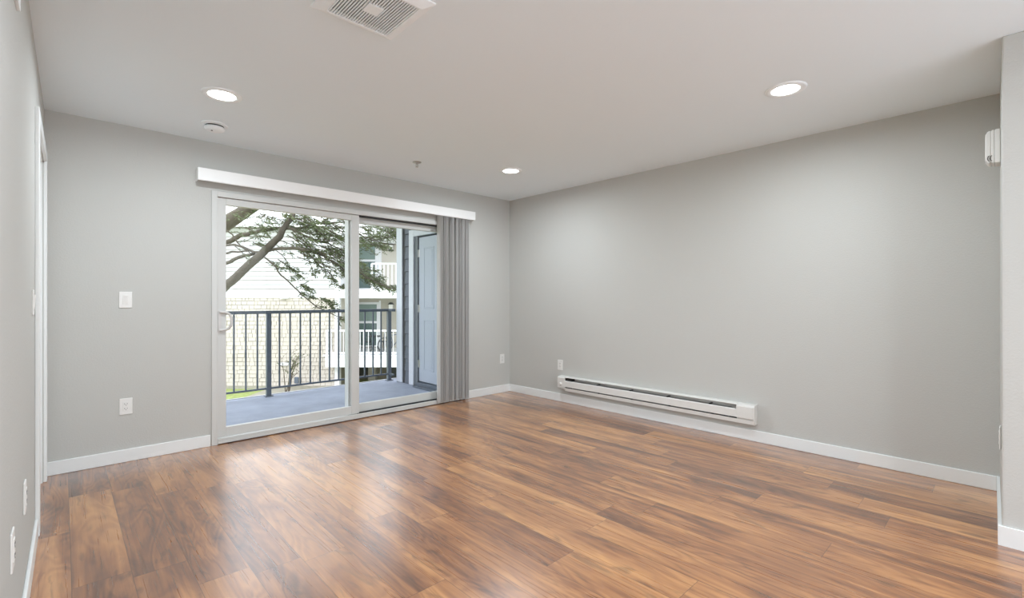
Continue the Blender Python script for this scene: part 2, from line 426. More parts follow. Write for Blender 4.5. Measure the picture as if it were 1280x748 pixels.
# ------------------------------------------------------------------ wall devices (built facing -y, plate back at y = 0)
def outlet(label, loc, rz, style='duplex'):
    t = thing('wall_outlet', label, 'outlet', loc, rz)
    b = B(); box(b, -0.0375, 0.0375, -0.006, 0, -0.0585, 0.0585)
    obj('cover_plate', b, M['plastic'], t, 0.003)
    b = B(); box(b, -0.0165, 0.0165, -0.0085, -0.004, -0.0335, 0.0335)
    r = obj('receptacle', b, M['plastic'], t, 0.001)
    b = B()
    for s in (-1, 1):
        z = s * 0.0165
        box(b, -0.0085, -0.0060, -0.0092, -0.0083, z - 0.002, z + 0.007); box(b, 0.0055, 0.0080, -0.0092, -0.0083, z - 0.001, z + 0.006)
        box(b, -0.0022, 0.0022, -0.0092, -0.0083, z - 0.0095, z - 0.0055)
    obj('slots', b, M['slot'], r)
    return t

def switch(label, loc, rz):
    t = thing('light_switch', label, 'light switch', loc, rz)
    b = B(); box(b, -0.0375, 0.0375, -0.006, 0, -0.0585, 0.0585)
    obj('cover_plate', b, M['plastic'], t, 0.003)
    b = B(); prism(b, [(-0.004, -0.0335), (-0.0075, -0.0335), (-0.0115, 0.0335), (-0.004, 0.0335)], -0.0165, 0.0165, 'x')
    obj('rocker', b, M['plastic'], t, 0.001)
    return t

switch('white rocker switch on the back wall left of the sliding door', (-3.826, 0, 1.174), 0)
outlet('white outlet on the back wall directly below the light switch', (-3.824, 0, 0.402), 0)
outlet('white outlet on the back wall between the blinds and the room corner', (-0.133, 0, 0.425), 0)
outlet('white outlet on the right wall just above the heater end', (0, -0.853, 0.420), -PI / 2)
TL = math.atan2(1, 0.010) - PI / 2
LW = PI / 2 - 0.010
switch('light switch on the left wall beside the doorway casing, seen edge on', (xl(-1.30), -1.30, 1.165), LW)
outlet('outlet low on the left wall, nearer to the doorway, seen edge on', (xl(-1.84), -1.84, 0.430), LW)
outlet('outlet low on the left wall, nearest to the lower left edge, seen edge on', (xl(-2.36), -2.36, 0.430), LW)
outlet('outlet seen edge on along the jutting right wall corner', (-0.60, ry(-0.6), 0.455), PI - 0.016)

# wall horn / chime on the return wall
ch = thing('door_chime', 'white rounded door chime high on the right edge by the jutting corner', 'door chime', (-0.36, ry(-0.36), 1.935), PI)
def rounded_box(bm, hw, y0, y1, z0, z1, ch_):
    prism(bm, [(y1, z0), (y0 + ch_ * 0.6, z0), (y0, z0 + ch_), (y0, z1 - ch_), (y0 + ch_ * 0.6, z1), (y1, z1)], -hw, hw, 'x')
b = B(); rounded_box(b, 0.060, -0.022, 0, 0.0, 0.186, 0.006); obj('back_plate', b, M['plastic'], ch, 0.003)
b = B(); rounded_box(b, 0.058, -0.036, -0.023, 0.002, 0.184, 0.006); obj('middle_shell', b, M['plastic'], ch, 0.003)
b = B(); rounded_box(b, 0.056, -0.060, -0.0365, 0.004, 0.182, 0.020); cv = obj('front_cover', b, M['plastic'], ch, 0.004)
for i, y in enumerate((-0.050, -0.040)):
    b = B()
    for s in (1,):
        tube(b, [(s * 0.0585, y + 0.012 * (1 - math.cos(a)) , 0.028 + 0.016 * math.sin(a)) for a in [(-1.2 + 0.3 * q) for q in range(9)]], 0.0015, 6)
    obj('sound_slot', b, M['slot'], ch)

# grille on the left wall
wg = thing('wall_grille', 'slim white grille high on the left wall at the top left edge', 'grille', (xl(-2.32), -2.32, 2.125), LW)
b = B()
box(b, -0.15, 0.15, -0.010, 0, 0, 0.022); box(b, -0.15, 0.15, -0.010, 0, 0.178, 0.20)
box(b, -0.15, -0.128, -0.010, 0, 0.022, 0.178); box(b, 0.128, 0.15, -0.010, 0, 0.022, 0.178)
obj('grille_frame', b, M['fixture'], wg, 0.002)
b = B()
for k in range(9): prism(b, [(-0.008, 0.03 + k * 0.0165), (-0.006, 0.03 + k * 0.0165), (-0.001, 0.042 + k * 0.0165), (-0.003, 0.042 + k * 0.0165)], -0.128, 0.128, 'x')
obj('louvers', b, M['fixture'], wg)

# ------------------------------------------------------------------ baseboard heater on the right wall
HY0, HY1 = -2.985, -0.868
ht = thing('baseboard_heater', 'long white electric baseboard heater mounted low on the right wall', 'heater', (0, (HY0 + HY1) / 2, 0.145))
EL, ER = 0.105, 0.145           # end boxes: far and near
b = B()
box(b, -0.006, 0, HY0 + 0.002, HY1 - 0.002, 0.145, 0.305)
prism(b, [(-0.006, 0.301), (-0.052, 0.300), (-0.064, 0.294), (-0.065, 0.297), (-0.053, 0.304), (-0.006, 0.306)][::-1], HY0 + ER, HY1 - EL, 'y')
prism(b, [(-0.006, 0.145), (-0.060, 0.145), (-0.064, 0.178), (-0.061, 0.179), (-0.057, 0.149), (-0.006, 0.149)], HY0 + 0.004, HY1 - EL, 'y')
obj('housing', b, M['heater'], ht, world_space=True)
b = B()
prism(b, [(-0.070, 0.192), (-0.067, 0.192), (-0.067, 0.255), (-0.070, 0.255)], HY0 + ER - 0.001, HY1 - EL + 0.001, 'y')
prism(b, [(-0.070, 0.255), (-0.067, 0.255), (-0.062, 0.259), (-0.064, 0.261)], HY0 + ER, HY1 - EL, 'y')
obj('front_panel', b, M['heater'], ht, world_space=True)
b = B()
tube(b, [(-0.032, HY0 + ER, 0.215), (-0.032, HY1 - EL, 0.215)], 0.007, 10)
for k in range(180):
    y = HY0 + ER + 0.06 + k * ((HY1 - HY0 - EL - ER - 0.16) / 179)
    box(b, -0.058, -0.010, y, y + 0.0008, 0.180, 0.262)
e_ = obj('heating_element', b, M['fins'], ht, world_space=True); e_['label'] = 'grey metal fins behind the slot'
b = B()
box(b, -0.0085, -0.006, HY0 + ER, HY1 - EL, 0.150, 0.25)
for k in range(5):
    y = HY0 + ER + 0.20 + k * 0.40
    box(b, -0.062, -0.010, y, y + 0.018, 0.176, 0.186); box(b, -0.064, -0.010, y + 0.02, y + 0.034, 0.263, 0.270)
box(b, -0.055, -0.010, HY1 - EL - 0.10, HY1 - EL, 0.175, 0.285)
box(b, -0.050, -0.010, HY0 + ER, HY0 + ER + 0.12, 0.168, 0.195)
obj('inner_bracket', b, M['slot'], ht, world_space=True)
b = B(); prism(b, [(0, 0.160), (-0.070, 0.175), (-0.070, 0.286), (-0.058, 0.302), (0, 0.305)], HY1 - EL, HY1, 'y')
le = obj('end_section', b, M['heater'], ht, 0.002, world_space=True)
b = B(); lathe(b, [(0.020, 0), (0.020, 0.004), (0.015, 0.006), (0.013, 0.018), (0.011, 0.020)], 24)
bmesh.ops.transform(b, matrix=Matrix.Translation((-0.0705, HY1 - 0.05, 0.222 )) @ Matrix.Rotation(-PI / 2, 4, 'Y'), verts=b.verts)
kn = obj('thermostat_knob', b, M['plastic'], ht, world_space=True)
b = B(); prism(b, [(0, 0.190), (-0.070, 0.190), (-0.070, 0.286), (-0.058, 0.303), (0, 0.307)], HY0 + 0.014, HY0 + ER, 'y')
box(b, -0.056, 0, HY0 + 0.016, HY0 + ER, 0.150, 0.190)
obj('end_section', b, M['heater'], ht, 0.002, world_space=True)
b = B(); prism(b, [(0, 0.143), (-0.063, 0.143), (-0.071, 0.190), (-0.072, 0.290), (-0.058, 0.306), (0, 0.310)], HY0, HY0 + 0.013, 'y')
obj('end_cap', b, M['heater'], ht, 0.002, world_space=True)

# ------------------------------------------------------------------ ceiling devices
def downlight(label, x, y):
    t = thing('recessed_light', label, 'ceiling light', (x, y, H), 0, 'round recessed ceiling lights')
    b = B(); lathe(b, [(0.074, -0.001), (0.074, -0.006), (0.082, -0.008), (0.104, -0.008), (0.110, -0.004), (0.111, 0.0)], 56, cap=False)
    obj('trim_ring', b, M['fixture'], t, smooth=True)
    b = B(); lathe(b, [(0.078, -0.003), (0.070, -0.0075), (0.045, -0.0105), (0.004, -0.012)], 48)
    obj('diffuser', b, M['lens'], t, smooth=True)
    ld = bpy.data.lights.new('downlight_lamp', 'AREA'); ld.shape = 'DISK'; ld.size = 0.14; ld.energy = LAMP; ld.color = LAMP_COL
    ld.spread = math.radians(175)
    lo = bpy.data.objects.new('downlight_lamp', ld); C.objects.link(lo); lo.parent = t; lo.location = (0, 0, -0.016)
    return t
downlight('lit round ceiling light at upper left, above the smoke detector', -3.445, -1.07)
downlight('lit round ceiling light nearest to the far room corner', -0.975, -1.05)
downlight('large lit round ceiling light at upper right', -1.015, -3.49)
downlight('added round ceiling light out of view beside the ceiling vent, for brightness', -3.445, -3.49)  # unseen light, added to bring up the room brightness
downlight('added unseen ceiling light behind the viewer, for room brightness', -2.4, -5.3)  # extra lamp out of view, put in to brighten the room

t = thing('smoke_detector', 'small white smoke detector on the ceiling near the back wall', 'smoke detector', (-3.362, -0.462, H))
b = B(); lathe(b, [(0.085, 0.0), (0.085, -0.006), (0.070, -0.010), (0.066, -0.012)], 40); obj('base', b, M['fixture'], t, smooth=False)
b = B(); lathe(b, [(0.058, -0.012), (0.058, -0.022)], 40); obj('vent_gap', b, M['gap'], t)
b = B(); lathe(b, [(0.062, -0.021), (0.066, -0.026), (0.064, -0.036), (0.052, -0.046), (0.030, -0.050), (0.004, -0.0505)], 40); obj('cover', b, M['fixture'], t, smooth=True)
b = B(); lathe(b, [(0.006, -0.050), (0.006, -0.0525), (0.001, -0.0526)], 12, cx=-0.02, cy=-0.015); obj('test_button', b, M['slot'], t)

t = thing('sprinkler_head', 'small metal fire sprinkler hanging from the ceiling', 'sprinkler', (-1.795, -0.66, H))
b = B(); lathe(b, [(0.040, 0.0), (0.040, -0.004), (0.024, -0.010), (0.014, -0.011)], 32); obj('escutcheon', b, M['metal'], t, smooth=True)
b = B(); lathe(b, [(0.009, -0.009), (0.009, -0.020)], 16)
for s in (-1, 1): tube(b, [(s * 0.008, 0, -0.018), (s * 0.014, 0, -0.030), (s * 0.003, 0, -0.044)], 0.0022, 8)
tube(b, [(0, 0, -0.020), (0, 0, -0.044)], 0.0028, 8); obj('frame_arms', b, M['metal'], t)
b = B()
lathe(b, [(0.003, -0.043), (0.014, -0.044), (0.014, -0.0455), (0.003, -0.0465)], 20); obj('deflector', b, M['metal'], t)

# exhaust grille in the ceiling
VX0, VX1, VY0, VY1 = -3.387, -3.004, -2.730, -2.345
vcx, vcy = (VX0 + VX1) / 2, (VY0 + VY1) / 2
t = thing('ceiling_vent', 'square white slatted exhaust vent in the ceiling at the top edge', 'vent', (vcx, vcy, H))
b = B(); hs = 0.192; hi = 0.140
def frame_pts(h, z): return [b.verts.new((sx_ * h, sy_ * h, z)) for sx_, sy_ in ((-1, -1), (1, -1), (1, 1), (-1, 1))]
rings = [frame_pts(hs, 0.0), frame_pts(hs, -0.005), frame_pts(0.150, -0.024), frame_pts(hi, -0.024), frame_pts(hi, -0.002)]
for r0, r1_ in zip(rings, rings[1:]):
    for k in range(4): b.faces.new((r0[k], r0[(k + 1) % 4], r1_[(k + 1) % 4], r1_[k]))
obj('frame', b, M['fixture'], t, 0.002)
ns = 24
for k in range(ns):
    x = -hi + (k + 0.5) * (2 * hi / ns)
    if k == 0: b = B()
    segs = ((-hi, -0.030), (0.030, hi)) if abs(x) < 0.033 else ((-hi, hi),)
    for y0, y1 in segs: box(b, x - 0.0030, x + 0.0030, y0, y1, -0.0225, -0.0185)
sl = obj('slats', b, M['fixture'], t)
b = B(); box(b, -0.034, 0.034, -0.034, 0.034, -0.0245, -0.012); obj('center_plate', b, M['fixture'], t, 0.002)
b = B(); box(b, -hi, hi, -hi, hi, -0.0035, -0.0005); obj('dark_backing', b, M['slot'], t)

# ------------------------------------------------------------------ balcony
DKX0, DKX1, DKY = -6.2, 1.2, 1.86
b = B(); box(b, DKX0, DKX1, 0.14, DKY, -0.14, -0.004)
struct('floor_balcony', b, M['deck'], 'blue grey coated balcony floor outside the glass door', 'balcony floor')
b = B(); box(b, DKX0, DKX1, DKY, DKY + 0.03, -0.24, 0.004)
struct('trim_3', b, M['deckedge'], 'pale fascia along the outer edge of the balcony floor', 'fascia')
b = B(); box(b, DKX0, DKX1, 0.14, DKY + 0.03, 2.56, 2.80)
struct('ceiling_balcony', b, M['extwhite'], 'soffit of the balcony above', 'ceiling')
b = B(); box(b, DKX0, -4.5, 0.14, 0.30, -0.3, 3.2)
struct('wall_outside', b, M['bluesiding'], 'outer house wall left of the balcony door, hidden', 'wall')

RYL = 1.80; RXC = -0.716
rl = thing('balcony_railing', 'dark blue grey metal balustrade along the balcony edge', 'railing', (-2.4, RYL, -0.004))
b = B(); box(b, DKX0, RXC + 0.03, RYL - 0.030, RYL + 0.030, 1.000, 1.038); obj('top_rail', b, M['rail'], rl, 0.004, world_space=True)
b = B(); box(b, RXC - 0.03, RXC + 0.03, 1.665, RYL - 0.030, 1.000, 1.038); obj('top_rail', b, M['rail'], rl, 0.004, world_space=True)
b = B(); box(b, DKX0, RXC, RYL - 0.012, RYL + 0.012, 0.080, 0.102); obj('bottom_rail', b, M['rail'], rl, 0.002, world_space=True)
b = B(); box(b, RXC - 0.012, RXC + 0.012, 1.665, RYL, 0.080, 0.102); obj('bottom_rail', b, M['rail'], rl, 0.002, world_space=True)
for px in (-5.6, -3.96, -2.339, RXC):
    b = B(); box(b, px - 0.026, px + 0.026, RYL - 0.026, RYL + 0.026, -0.004, 1.0)
    box(b, px - 0.045, px + 0.045, RYL - 0.045, RYL + 0.045, -0.004, 0.006)
    obj('post', b, M['rail'], rl, 0.002, world_space=True)
bx = []
for base, n in ((-3.96, 12), (-2.339, 12), (-5.6, 12)):
    for k in range(1, n + 1): bx.append(base + k * 0.12470)
for x in bx:
    if abs(x - RXC) < 0.05: continue
    b = B(); box(b, x - 0.0085, x + 0.0085, RYL - 0.0085, RYL + 0.0085, 0.095, 1.003); obj('baluster', b, M['rail'], rl, world_space=True)

# storage closet at the right end of the balcony; its face looks towards -x
KX = -0.655
cl = thing('storage_closet', 'slate blue sided storage closet with a white door at the balcony end', 'closet', (KX, 0.9, -0.004))
b = B()
z = 0.0
n = 15
bs = B()
for k in range(n):
    z0 = 0.002 + k * 0.174; z1 = min(z0 + 0.174, 2.555)
    prism(b, [(KX + 0.02, z0), (KX - 0.022, z0), (KX - 0.008, z1 - 0.008), (KX + 0.02, z1 - 0.008)], 1.315, 1.43, 'y')
    prism(bs, [(KX + 0.02, z0), (KX - 0.022, z0), (KX - 0.008, z1 - 0.008), (KX + 0.02, z1 - 0.008)], 0.15, 0.22, 'y')
obj('siding', bs, M['bluesiding'], cl, world_space=True)
obj('siding', b, M['bluesiding'], cl, world_space=True)
bw = B()
box(bw, KX, KX + 0.10, 1.20, 1.60, -0.002, 2.555); box(bw, KX, KX + 0.10, 0.15, 0.22, -0.002, 2.555); box(bw, KX, KX + 0.10, 0.22, 1.20, 2.09, 2.555)
box(bw, 0.80, 0.90, 0.15, 1.60, -0.002, 2.555); box(bw, KX + 0.10, 0.80, 1.50, 1.60, -0.002, 2.555)
obj('closet_wall', bw, M['gap2'], cl, world_space=True)  # dark colour stands in for the shadow lines under the laps
b = B(); box(b, KX - 0.024, KX + 0.10, 1.500, 1.655, -0.002, 2.555); obj('corner_board', b, M['extwhite'], cl, 0.003, world_space=True)
b = B(); box(b, KX - 0.006, KX + 0.0, 1.430, 1.500, -0.002, 2.555); obj('shadow_gap', b, M['gap'], cl, world_space=True)  # dark strip standing in for the shaded recess by the corner board
b = B()
box(b, KX - 0.026, KX + 0.0, 1.200, 1.318, -0.002, 2.13); box(b, KX - 0.026, KX, 0.22, 0.29, -0.002, 2.13); box(b, KX - 0.026, KX, 0.29, 1.20, 2.035, 2.13)
obj('door_trim', b, M['extwhite'], cl, 0.003, world_space=True)
b = B()
box(b, KX - 0.004, KX + 0.09, 1.125, 1.20, 0.0, 2.09); box(b, KX, KX + 0.09, 0.22, 0.285, 0.0, 2.09); box(b, KX, KX + 0.09, 0.285, 1.115, 2.03, 2.09)
obj('door_jamb', b, M['jamb'], cl, world_space=True)
b = B(); DXF = KX + 0.012
box(b, DXF, DXF + 0.035, 0.300, 1.118, 0.065, 2.015)
for z0, z1 in ((0.22, 0.90), (1.05, 1.87)):
    for y0, y1 in ((0.40, 0.66), (0.76, 1.00)):
        box(b, DXF - 0.003, DXF + 0.002, y0, y1, z0, z0 + 0.016); box(b, DXF - 0.003, DXF + 0.002, y0, y1, z1 - 0.016, z1)
        box(b, DXF - 0.003, DXF + 0.002, y0, y0 + 0.016, z0, z1); box(b, DXF - 0.003, DXF + 0.002, y1 - 0.016, y1, z0, z1)
        box(b, DXF - 0.0025, DXF + 0.002, y0 + 0.04, y1 - 0.04, z0 + 0.04, z1 - 0.04)
dl = obj('closet_door', b, M['closetdoor'], cl, 0.002, world_space=True)
for z in (0.30, 1.05, 1.80):
    b = B(); tube(b, [(DXF - 0.006, 1.124, z - 0.05), (DXF - 0.006, 1.124, z + 0.05)], 0.009, 8); box(b, DXF - 0.004, DXF + 0.001, 1.095, 1.14, z - 0.05, z + 0.05)
    hg = obj('hinge', b, M['metal'], cl, world_space=True)
b = B(); box(b, KX - 0.05, KX + 0.09, 0.29, 1.11, -0.003, 0.055); box(b, KX - 0.10, KX - 0.03, 0.20, 1.10, -0.004, 0.018)
obj('threshold', b, M['rail'], cl, 0.003, world_space=True)

# ------------------------------------------------------------------ ground outside
b = B(); box(b, -14, 10, -22, YR - 0.16, -0.30, -0.10)  # added ground, kept pale to bounce daylight through the rear window
struct('bounce_terrace', b, M['paving'], 'added pale slab behind the viewer that bounces daylight into the room', 'bounce_terrace')
GZ = -2.62
b = B(); box(b, -40, 60, 2.2, 70, GZ - 0.2, GZ)
struct('ground', b, M['grass'], 'green grass strip below the balcony', 'grass')

# ------------------------------------------------------------------ neighbouring apartment building
DEP = 20.0
org = CAM + FWD * DEP; org.z = GZ
LX = lambda px, d=DEP: (px - 640) / F * d
LZ = lambda py, d=DEP: 1.18 + (374 - py) / F * d - GZ
ab = thing('apartment_building', 'white and cream neighbouring apartment building beyond the balcony', 'building', org, YAW)
XA0, XA1 = -17.5, LX(419)
ZB0, ZB1, ZE = LZ(372.5), LZ(366.5), LZ(285)
# lap siding of the upper wall
def laps(bm, x0, x1, y, z0, z1, exp):
    z = z0
    while z < z1 - 0.01:
        t_ = min(z + exp, z1)
        prism(bm, [(y, z), (y - 0.034, z), (y - 0.010, t_ - 0.022), (y, t_ - 0.022)], x0, x1, 'x'); z = t_
    box(bm, x0, x1, y, y + 0.06, z0, z1, 1)  # grey backing in the gaps imitates the shadow under each board
b = B(); laps(b, XA0, XA1, 0.0, ZB1, ZE, 0.184); obj('lap_siding', b, [M['lap'], M['shbase']], ab)
b = B(); box(b, XA0, XA1, -0.045, 0.05, ZB0, ZB1); obj('belly_band', b, M['bldtrim'], ab)
b = B(); box(b, XA0, XA1, 0.0, 0.05, 0.0, ZB0); obj('wall_backing', b, M['shbase'], ab)
random.seed(11)
b = B(); z = 0.12; exp = 0.172
while z < ZB0 - 0.02:
    x = XA0 + random.uniform(0, 0.2)
    t_ = min(z + exp - 0.020, ZB0)
    while x < XA1 - 0.02:
        w = random.uniform(0.13, 0.32); x1 = min(x + w, XA1)
        dz = random.uniform(-0.015, 0.012)
        zz0 = max(0.05, z + dz)
        prism(b, [(0.001, zz0), (-0.026, zz0), (-0.008, t_), (0.001, t_)], x, x1 - 0.020, 'x')
        x = x1
    z += exp
obj('shingles', b, M['shingle'], ab)
b = B(); box(b, XA0, XA1 + 0.02, -0.05, 0.05, -0.3, 0.13); obj('foundation', b, M['concrete'], ab)
b = B(); box(b, LX(337), 4.0, -3.5, -0.06, -0.03, 0.02); obj('walkway', b, M['concrete'], ab)
b = B(); box(b, XA1, XA1 + 0.20, -0.06, 0.08, ZB0, ZE); obj('corner_board', b, M['bldtrim'], ab)
b = B(); box(b, XA1, XA1 + 0.20, -0.06, 0.14, 0, ZB0); obj('corner_board', b, M['bldtrim'], ab)
# eaves and roof over the left part
b = B(); box(b, XA0, XA1 + 0.5, -0.45, 0.05, ZE, ZE + 0.05); box(b, XA0, XA1 + 0.5, -0.48, -0.45, ZE - 0.02, ZE + 0.20); obj('eaves', b, M['bldtrim'], ab)
b = B(); prism(b, [(-0.45, ZE + 0.20), (2.6, ZE + 0.34), (2.6, ZE + 0.05), (-0.45, ZE + 0.05)], XA0, XA1 + 0.5, 'x'); obj('roof', b, M['roof'], ab)
# recessed balcony bay on the right
YB = 2.4                               # recess depth
XB1 = 4.0
f2 = lambda py: LZ(py, DEP + YB)
x2 = lambda px: LX(px, DEP + YB)
ZF1 = LZ(442); ZF1b = LZ(457); ZF2 = LZ(362); ZF2b = LZ(373)
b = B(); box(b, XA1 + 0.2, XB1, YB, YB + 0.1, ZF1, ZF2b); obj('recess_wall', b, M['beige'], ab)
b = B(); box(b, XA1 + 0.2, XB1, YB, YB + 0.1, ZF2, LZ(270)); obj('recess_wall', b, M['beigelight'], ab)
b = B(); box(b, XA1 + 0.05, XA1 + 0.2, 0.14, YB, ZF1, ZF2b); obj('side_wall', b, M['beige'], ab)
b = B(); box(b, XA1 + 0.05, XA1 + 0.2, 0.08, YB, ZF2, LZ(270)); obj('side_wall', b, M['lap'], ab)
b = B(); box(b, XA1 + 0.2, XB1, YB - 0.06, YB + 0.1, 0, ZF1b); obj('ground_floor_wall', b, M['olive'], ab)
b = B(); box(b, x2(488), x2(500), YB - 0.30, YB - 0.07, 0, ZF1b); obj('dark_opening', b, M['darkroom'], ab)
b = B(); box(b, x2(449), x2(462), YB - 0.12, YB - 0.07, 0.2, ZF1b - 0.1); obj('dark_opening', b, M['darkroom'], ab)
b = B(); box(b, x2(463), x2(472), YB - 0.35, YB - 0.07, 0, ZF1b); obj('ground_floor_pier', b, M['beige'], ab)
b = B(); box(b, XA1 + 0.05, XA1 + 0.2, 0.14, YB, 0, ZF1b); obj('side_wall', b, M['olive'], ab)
# balcony slabs
b = B(); box(b, LX(413), XB1, -0.55, YB, ZF1b, ZF1 - 0.06); obj('balcony_slab', b, M['bldtrim'], ab)
b = B(); box(b, LX(411), XB1, -0.60, YB, ZF1 - 0.06, ZF1); obj('balcony_floor', b, M['bldtrim'], ab)
b = B(); box(b, XA1 + 0.2, XB1, -0.10, YB, ZF2b, ZF2); obj('balcony_slab', b, M['bldtrim'], ab)
# roof over the upper bay
b = B(); box(b, XA1 + 0.2, LX(493), -0.35, YB, LZ(297), LZ(287)); obj('bay_fascia', b, M['bldtrim'], ab)
b = B()
prism(b, [(XA1 + 0.2, LZ(287)), (LX(478), LZ(287)), (LX(458), LZ(272)), (XA1 + 0.2, LZ(266))], -0.30, YB, 'y'); obj('bay_gable', b, M['lap'], ab)
b = B()
prism(b, [(LX(455), LZ(270)), (LX(457), LZ(268)), (LX(502), LZ(304)), (LX(502), LZ(307))], -0.5, YB, 'y'); obj('bay_roof', b, M['roof'], ab)
# windows
def window(x0, x1, z0, z1, y, split, m1, m2):
    fr = B(); w = 0.10
    box(fr, x0, x0 + w, y - 0.06, y, z0, z1); box(fr, x1 - w, x1, y - 0.06, y, z0, z1); box(fr, x0 + w, x1 - w, y - 0.06, y, z1 - w, z1); box(fr, x0 + w, x1 - w, y - 0.06, y, z0, z0 + w * 0.6)
    box(fr, x0 + w, x1 - w, y - 0.05, y, split - 0.05, split + 0.05)
    f = obj('window', fr, M['bldtrim'], ab)
    pb = B(); box(pb, x0 + w, x1 - w, y - 0.02, y - 0.005, split + 0.05, z1 - w); box(pb, x0 + w, x1 - w, y - 0.02, y - 0.005, z0 + w * 0.6, split - 0.05, 1)
    obj('pane', pb, [m1, m2], f)
window(x2(440), x2(474), ZF1 + 0.05, f2(378), YB, f2(403), M['dblind'], M['dglass'])
window(x2(437), x2(472), ZF2 + 0.05, f2(298), YB, f2(326), M['dblind'], M['dglass'])
b = B(); box(b, x2(472), x2(477), YB - 0.05, YB, ZF2, f2(296)); box(b, x2(474), x2(476), YB - 0.05, YB, ZF1, f2(376)); obj('window_trim', b, M['bldtrim'], ab)
# wall lamps
for px, py, s in ((489.5, 310, 1.0), (489.5, 384, 1.0)):
    cx_, cz_ = x2(px), f2(py)
    b = B(); box(b, cx_ - 0.10, cx_ + 0.10, YB - 0.20, YB - 0.02, cz_ - 0.16, cz_ - 0.10)
    box(b, cx_ - 0.02, cx_ + 0.02, YB - 0.03, YB - 0.005, cz_ - 0.15, cz_ + 0.2); prism(b, [(cx_ - 0.13, cz_ + 0.12), (cx_ + 0.13, cz_ + 0.12), (cx_ + 0.04, cz_ + 0.22), (cx_ - 0.04, cz_ + 0.22)], YB - 0.22, YB - 0.02, 'y')
    lw = obj('wall_lamp', b, M['black'], ab)
    b = B(); box(b, cx_ - 0.085, cx_ + 0.085, YB - 0.185, YB - 0.03, cz_ - 0.11, cz_ + 0.12); obj('lamp_shade', b, M['lampwhite'], lw)
# railings of the two balconies
def rail_run(p0, p1, z0, h, step=0.17, mid=False):
    v0 = Vector(p0); v1 = Vector(p1); d = v1 - v0; n = max(2, int(d.length / step)); u = d.normalized(); q = Vector((-u.y, u.x)) * 0.03
    b = B()
    def bar(a0, a1, w, za, zb):
        s = Vector((-u.y, u.x)) * w
        prism(b, [tuple(a0 - s), tuple(a1 - s), tuple(a1 + s), tuple(a0 + s)], za, zb)
    bar(v0, v1, 0.035, z0 + h - 0.07, z0 + h); bar(v0, v1, 0.02, z0 + 0.06, z0 + 0.11)
    for k in range(n + 1):
        c_ = v0 + d * (k / n); w = 0.035 if k % 9 == 0 else 0.012
        bar(c_ - u * w, c_ + u * w, w, z0, z0 + h - 0.03)
    return obj('balcony_balustrade', b, M['bldtrim'], ab)
rail_run((LX(414.5), -0.5), (XB1, -0.5), ZF1, 1.03)
rail_run((LX(414.5), -0.45), (LX(414.5), -0.02), ZF1, 1.03)
rail_run((LX(465), -0.02), (XB1, -0.02), ZF2, 1.12)
# vent hoods and a pipe box on the shingled wall
for px, py in ((356.5, 455), (357, 371.8)):
    b = B(); x_, z_ = LX(px), LZ(py); prism(b, [(-0.02, z_ + 0.06), (-0.10, z_ + 0.03), (-0.16, z_ - 0.05), (-0.02, z_ - 0.05)], x_ - 0.17, x_ + 0.17, 'x'); obj('vent_hood', b, M['bldtrim'], ab)
b = B(); x_ = LX(371.5); prism(b, [(-0.02, 0.50), (-0.10, 0.46), (-0.10, 0.24), (-0.02, 0.22)], x_ - 0.08, x_ + 0.08, 'x'); obj('utility_box', b, M['rail'], ab)

# patio furniture on the neighbour's lower balcony
Rz = Matrix.Rotation(YAW, 4, 'Z')
def place(lx, ly, lz):
    v_ = org + Rz @ Vector((lx, ly, 0)); v_.z = GZ + lz; return v_
def patio_chair(label, lx, ly, rot):
    t = thing('patio_chair', label, 'chair', place(lx, ly, ZF1), YAW + rot, 'patio chairs on the neighbour balcony')
    b = B(); lathe(b, [(0.20, 0.43), (0.215, 0.44), (0.215, 0.455), (0.20, 0.46)], 20); obj('seat', b, M['black'], t)
    for sx_ in (-1, 1):
        for sy_ in (-1, 1):
            b = B(); tube(b, [(sx_ * 0.14, sy_ * 0.14, 0.44), (sx_ * 0.21, sy_ * 0.21, 0.0)], 0.016, 6); obj('leg', b, M['black'], t)
    b = B(); tube(b, [(-0.19, 0.17, 0.45), (-0.21, 0.22, 0.75), (-0.12, 0.25, 0.90), (0.12, 0.25, 0.90), (0.21, 0.22, 0.75), (0.19, 0.17, 0.45)], 0.020, 6)
    for s in (-1, 1):
        tube(b, [(s * 0.02, 0.2, 0.48), (s * 0.11, 0.22, 0.58), (s * 0.03, 0.23, 0.70), (s * 0.10, 0.24, 0.82), (0, 0.25, 0.90)], 0.014, 6)
    obj('backrest', b, M['black'], t)
patio_chair('black scrolled patio chair beside the door post on the neighbour balcony', LX(453), 0.6, 0.5)
patio_chair('black scrolled patio chair in the middle of the neighbour balcony', LX(474), 0.7, -0.6)
t = thing('patio_table', 'small dark round patio table between the chairs on the neighbour balcony', 'table', place(LX(463), 0.6, ZF1), YAW)
b = B(); lathe(b, [(0.30, 0.66), (0.31, 0.67), (0.31, 0.69), (0.30, 0.70)], 24); obj('tabletop', b, M['black'], t)
b = B()
for k in range(3): tube(b, [(0.04 * math.cos(k * 2.1), 0.04 * math.sin(k * 2.1), 0.66), (0.08 * math.cos(k * 2.1), 0.08 * math.sin(k * 2.1), 0.3), (0.24 * math.cos(k * 2.1), 0.24 * math.sin(k * 2.1), 0.0)], 0.014, 6)
obj('table_base', b, M['black'], t)
t = thing('bicycle', 'dark bicycle parked at the right end of the neighbour balcony', 'bicycle', place(LX(491), 0.35, ZF1), YAW)
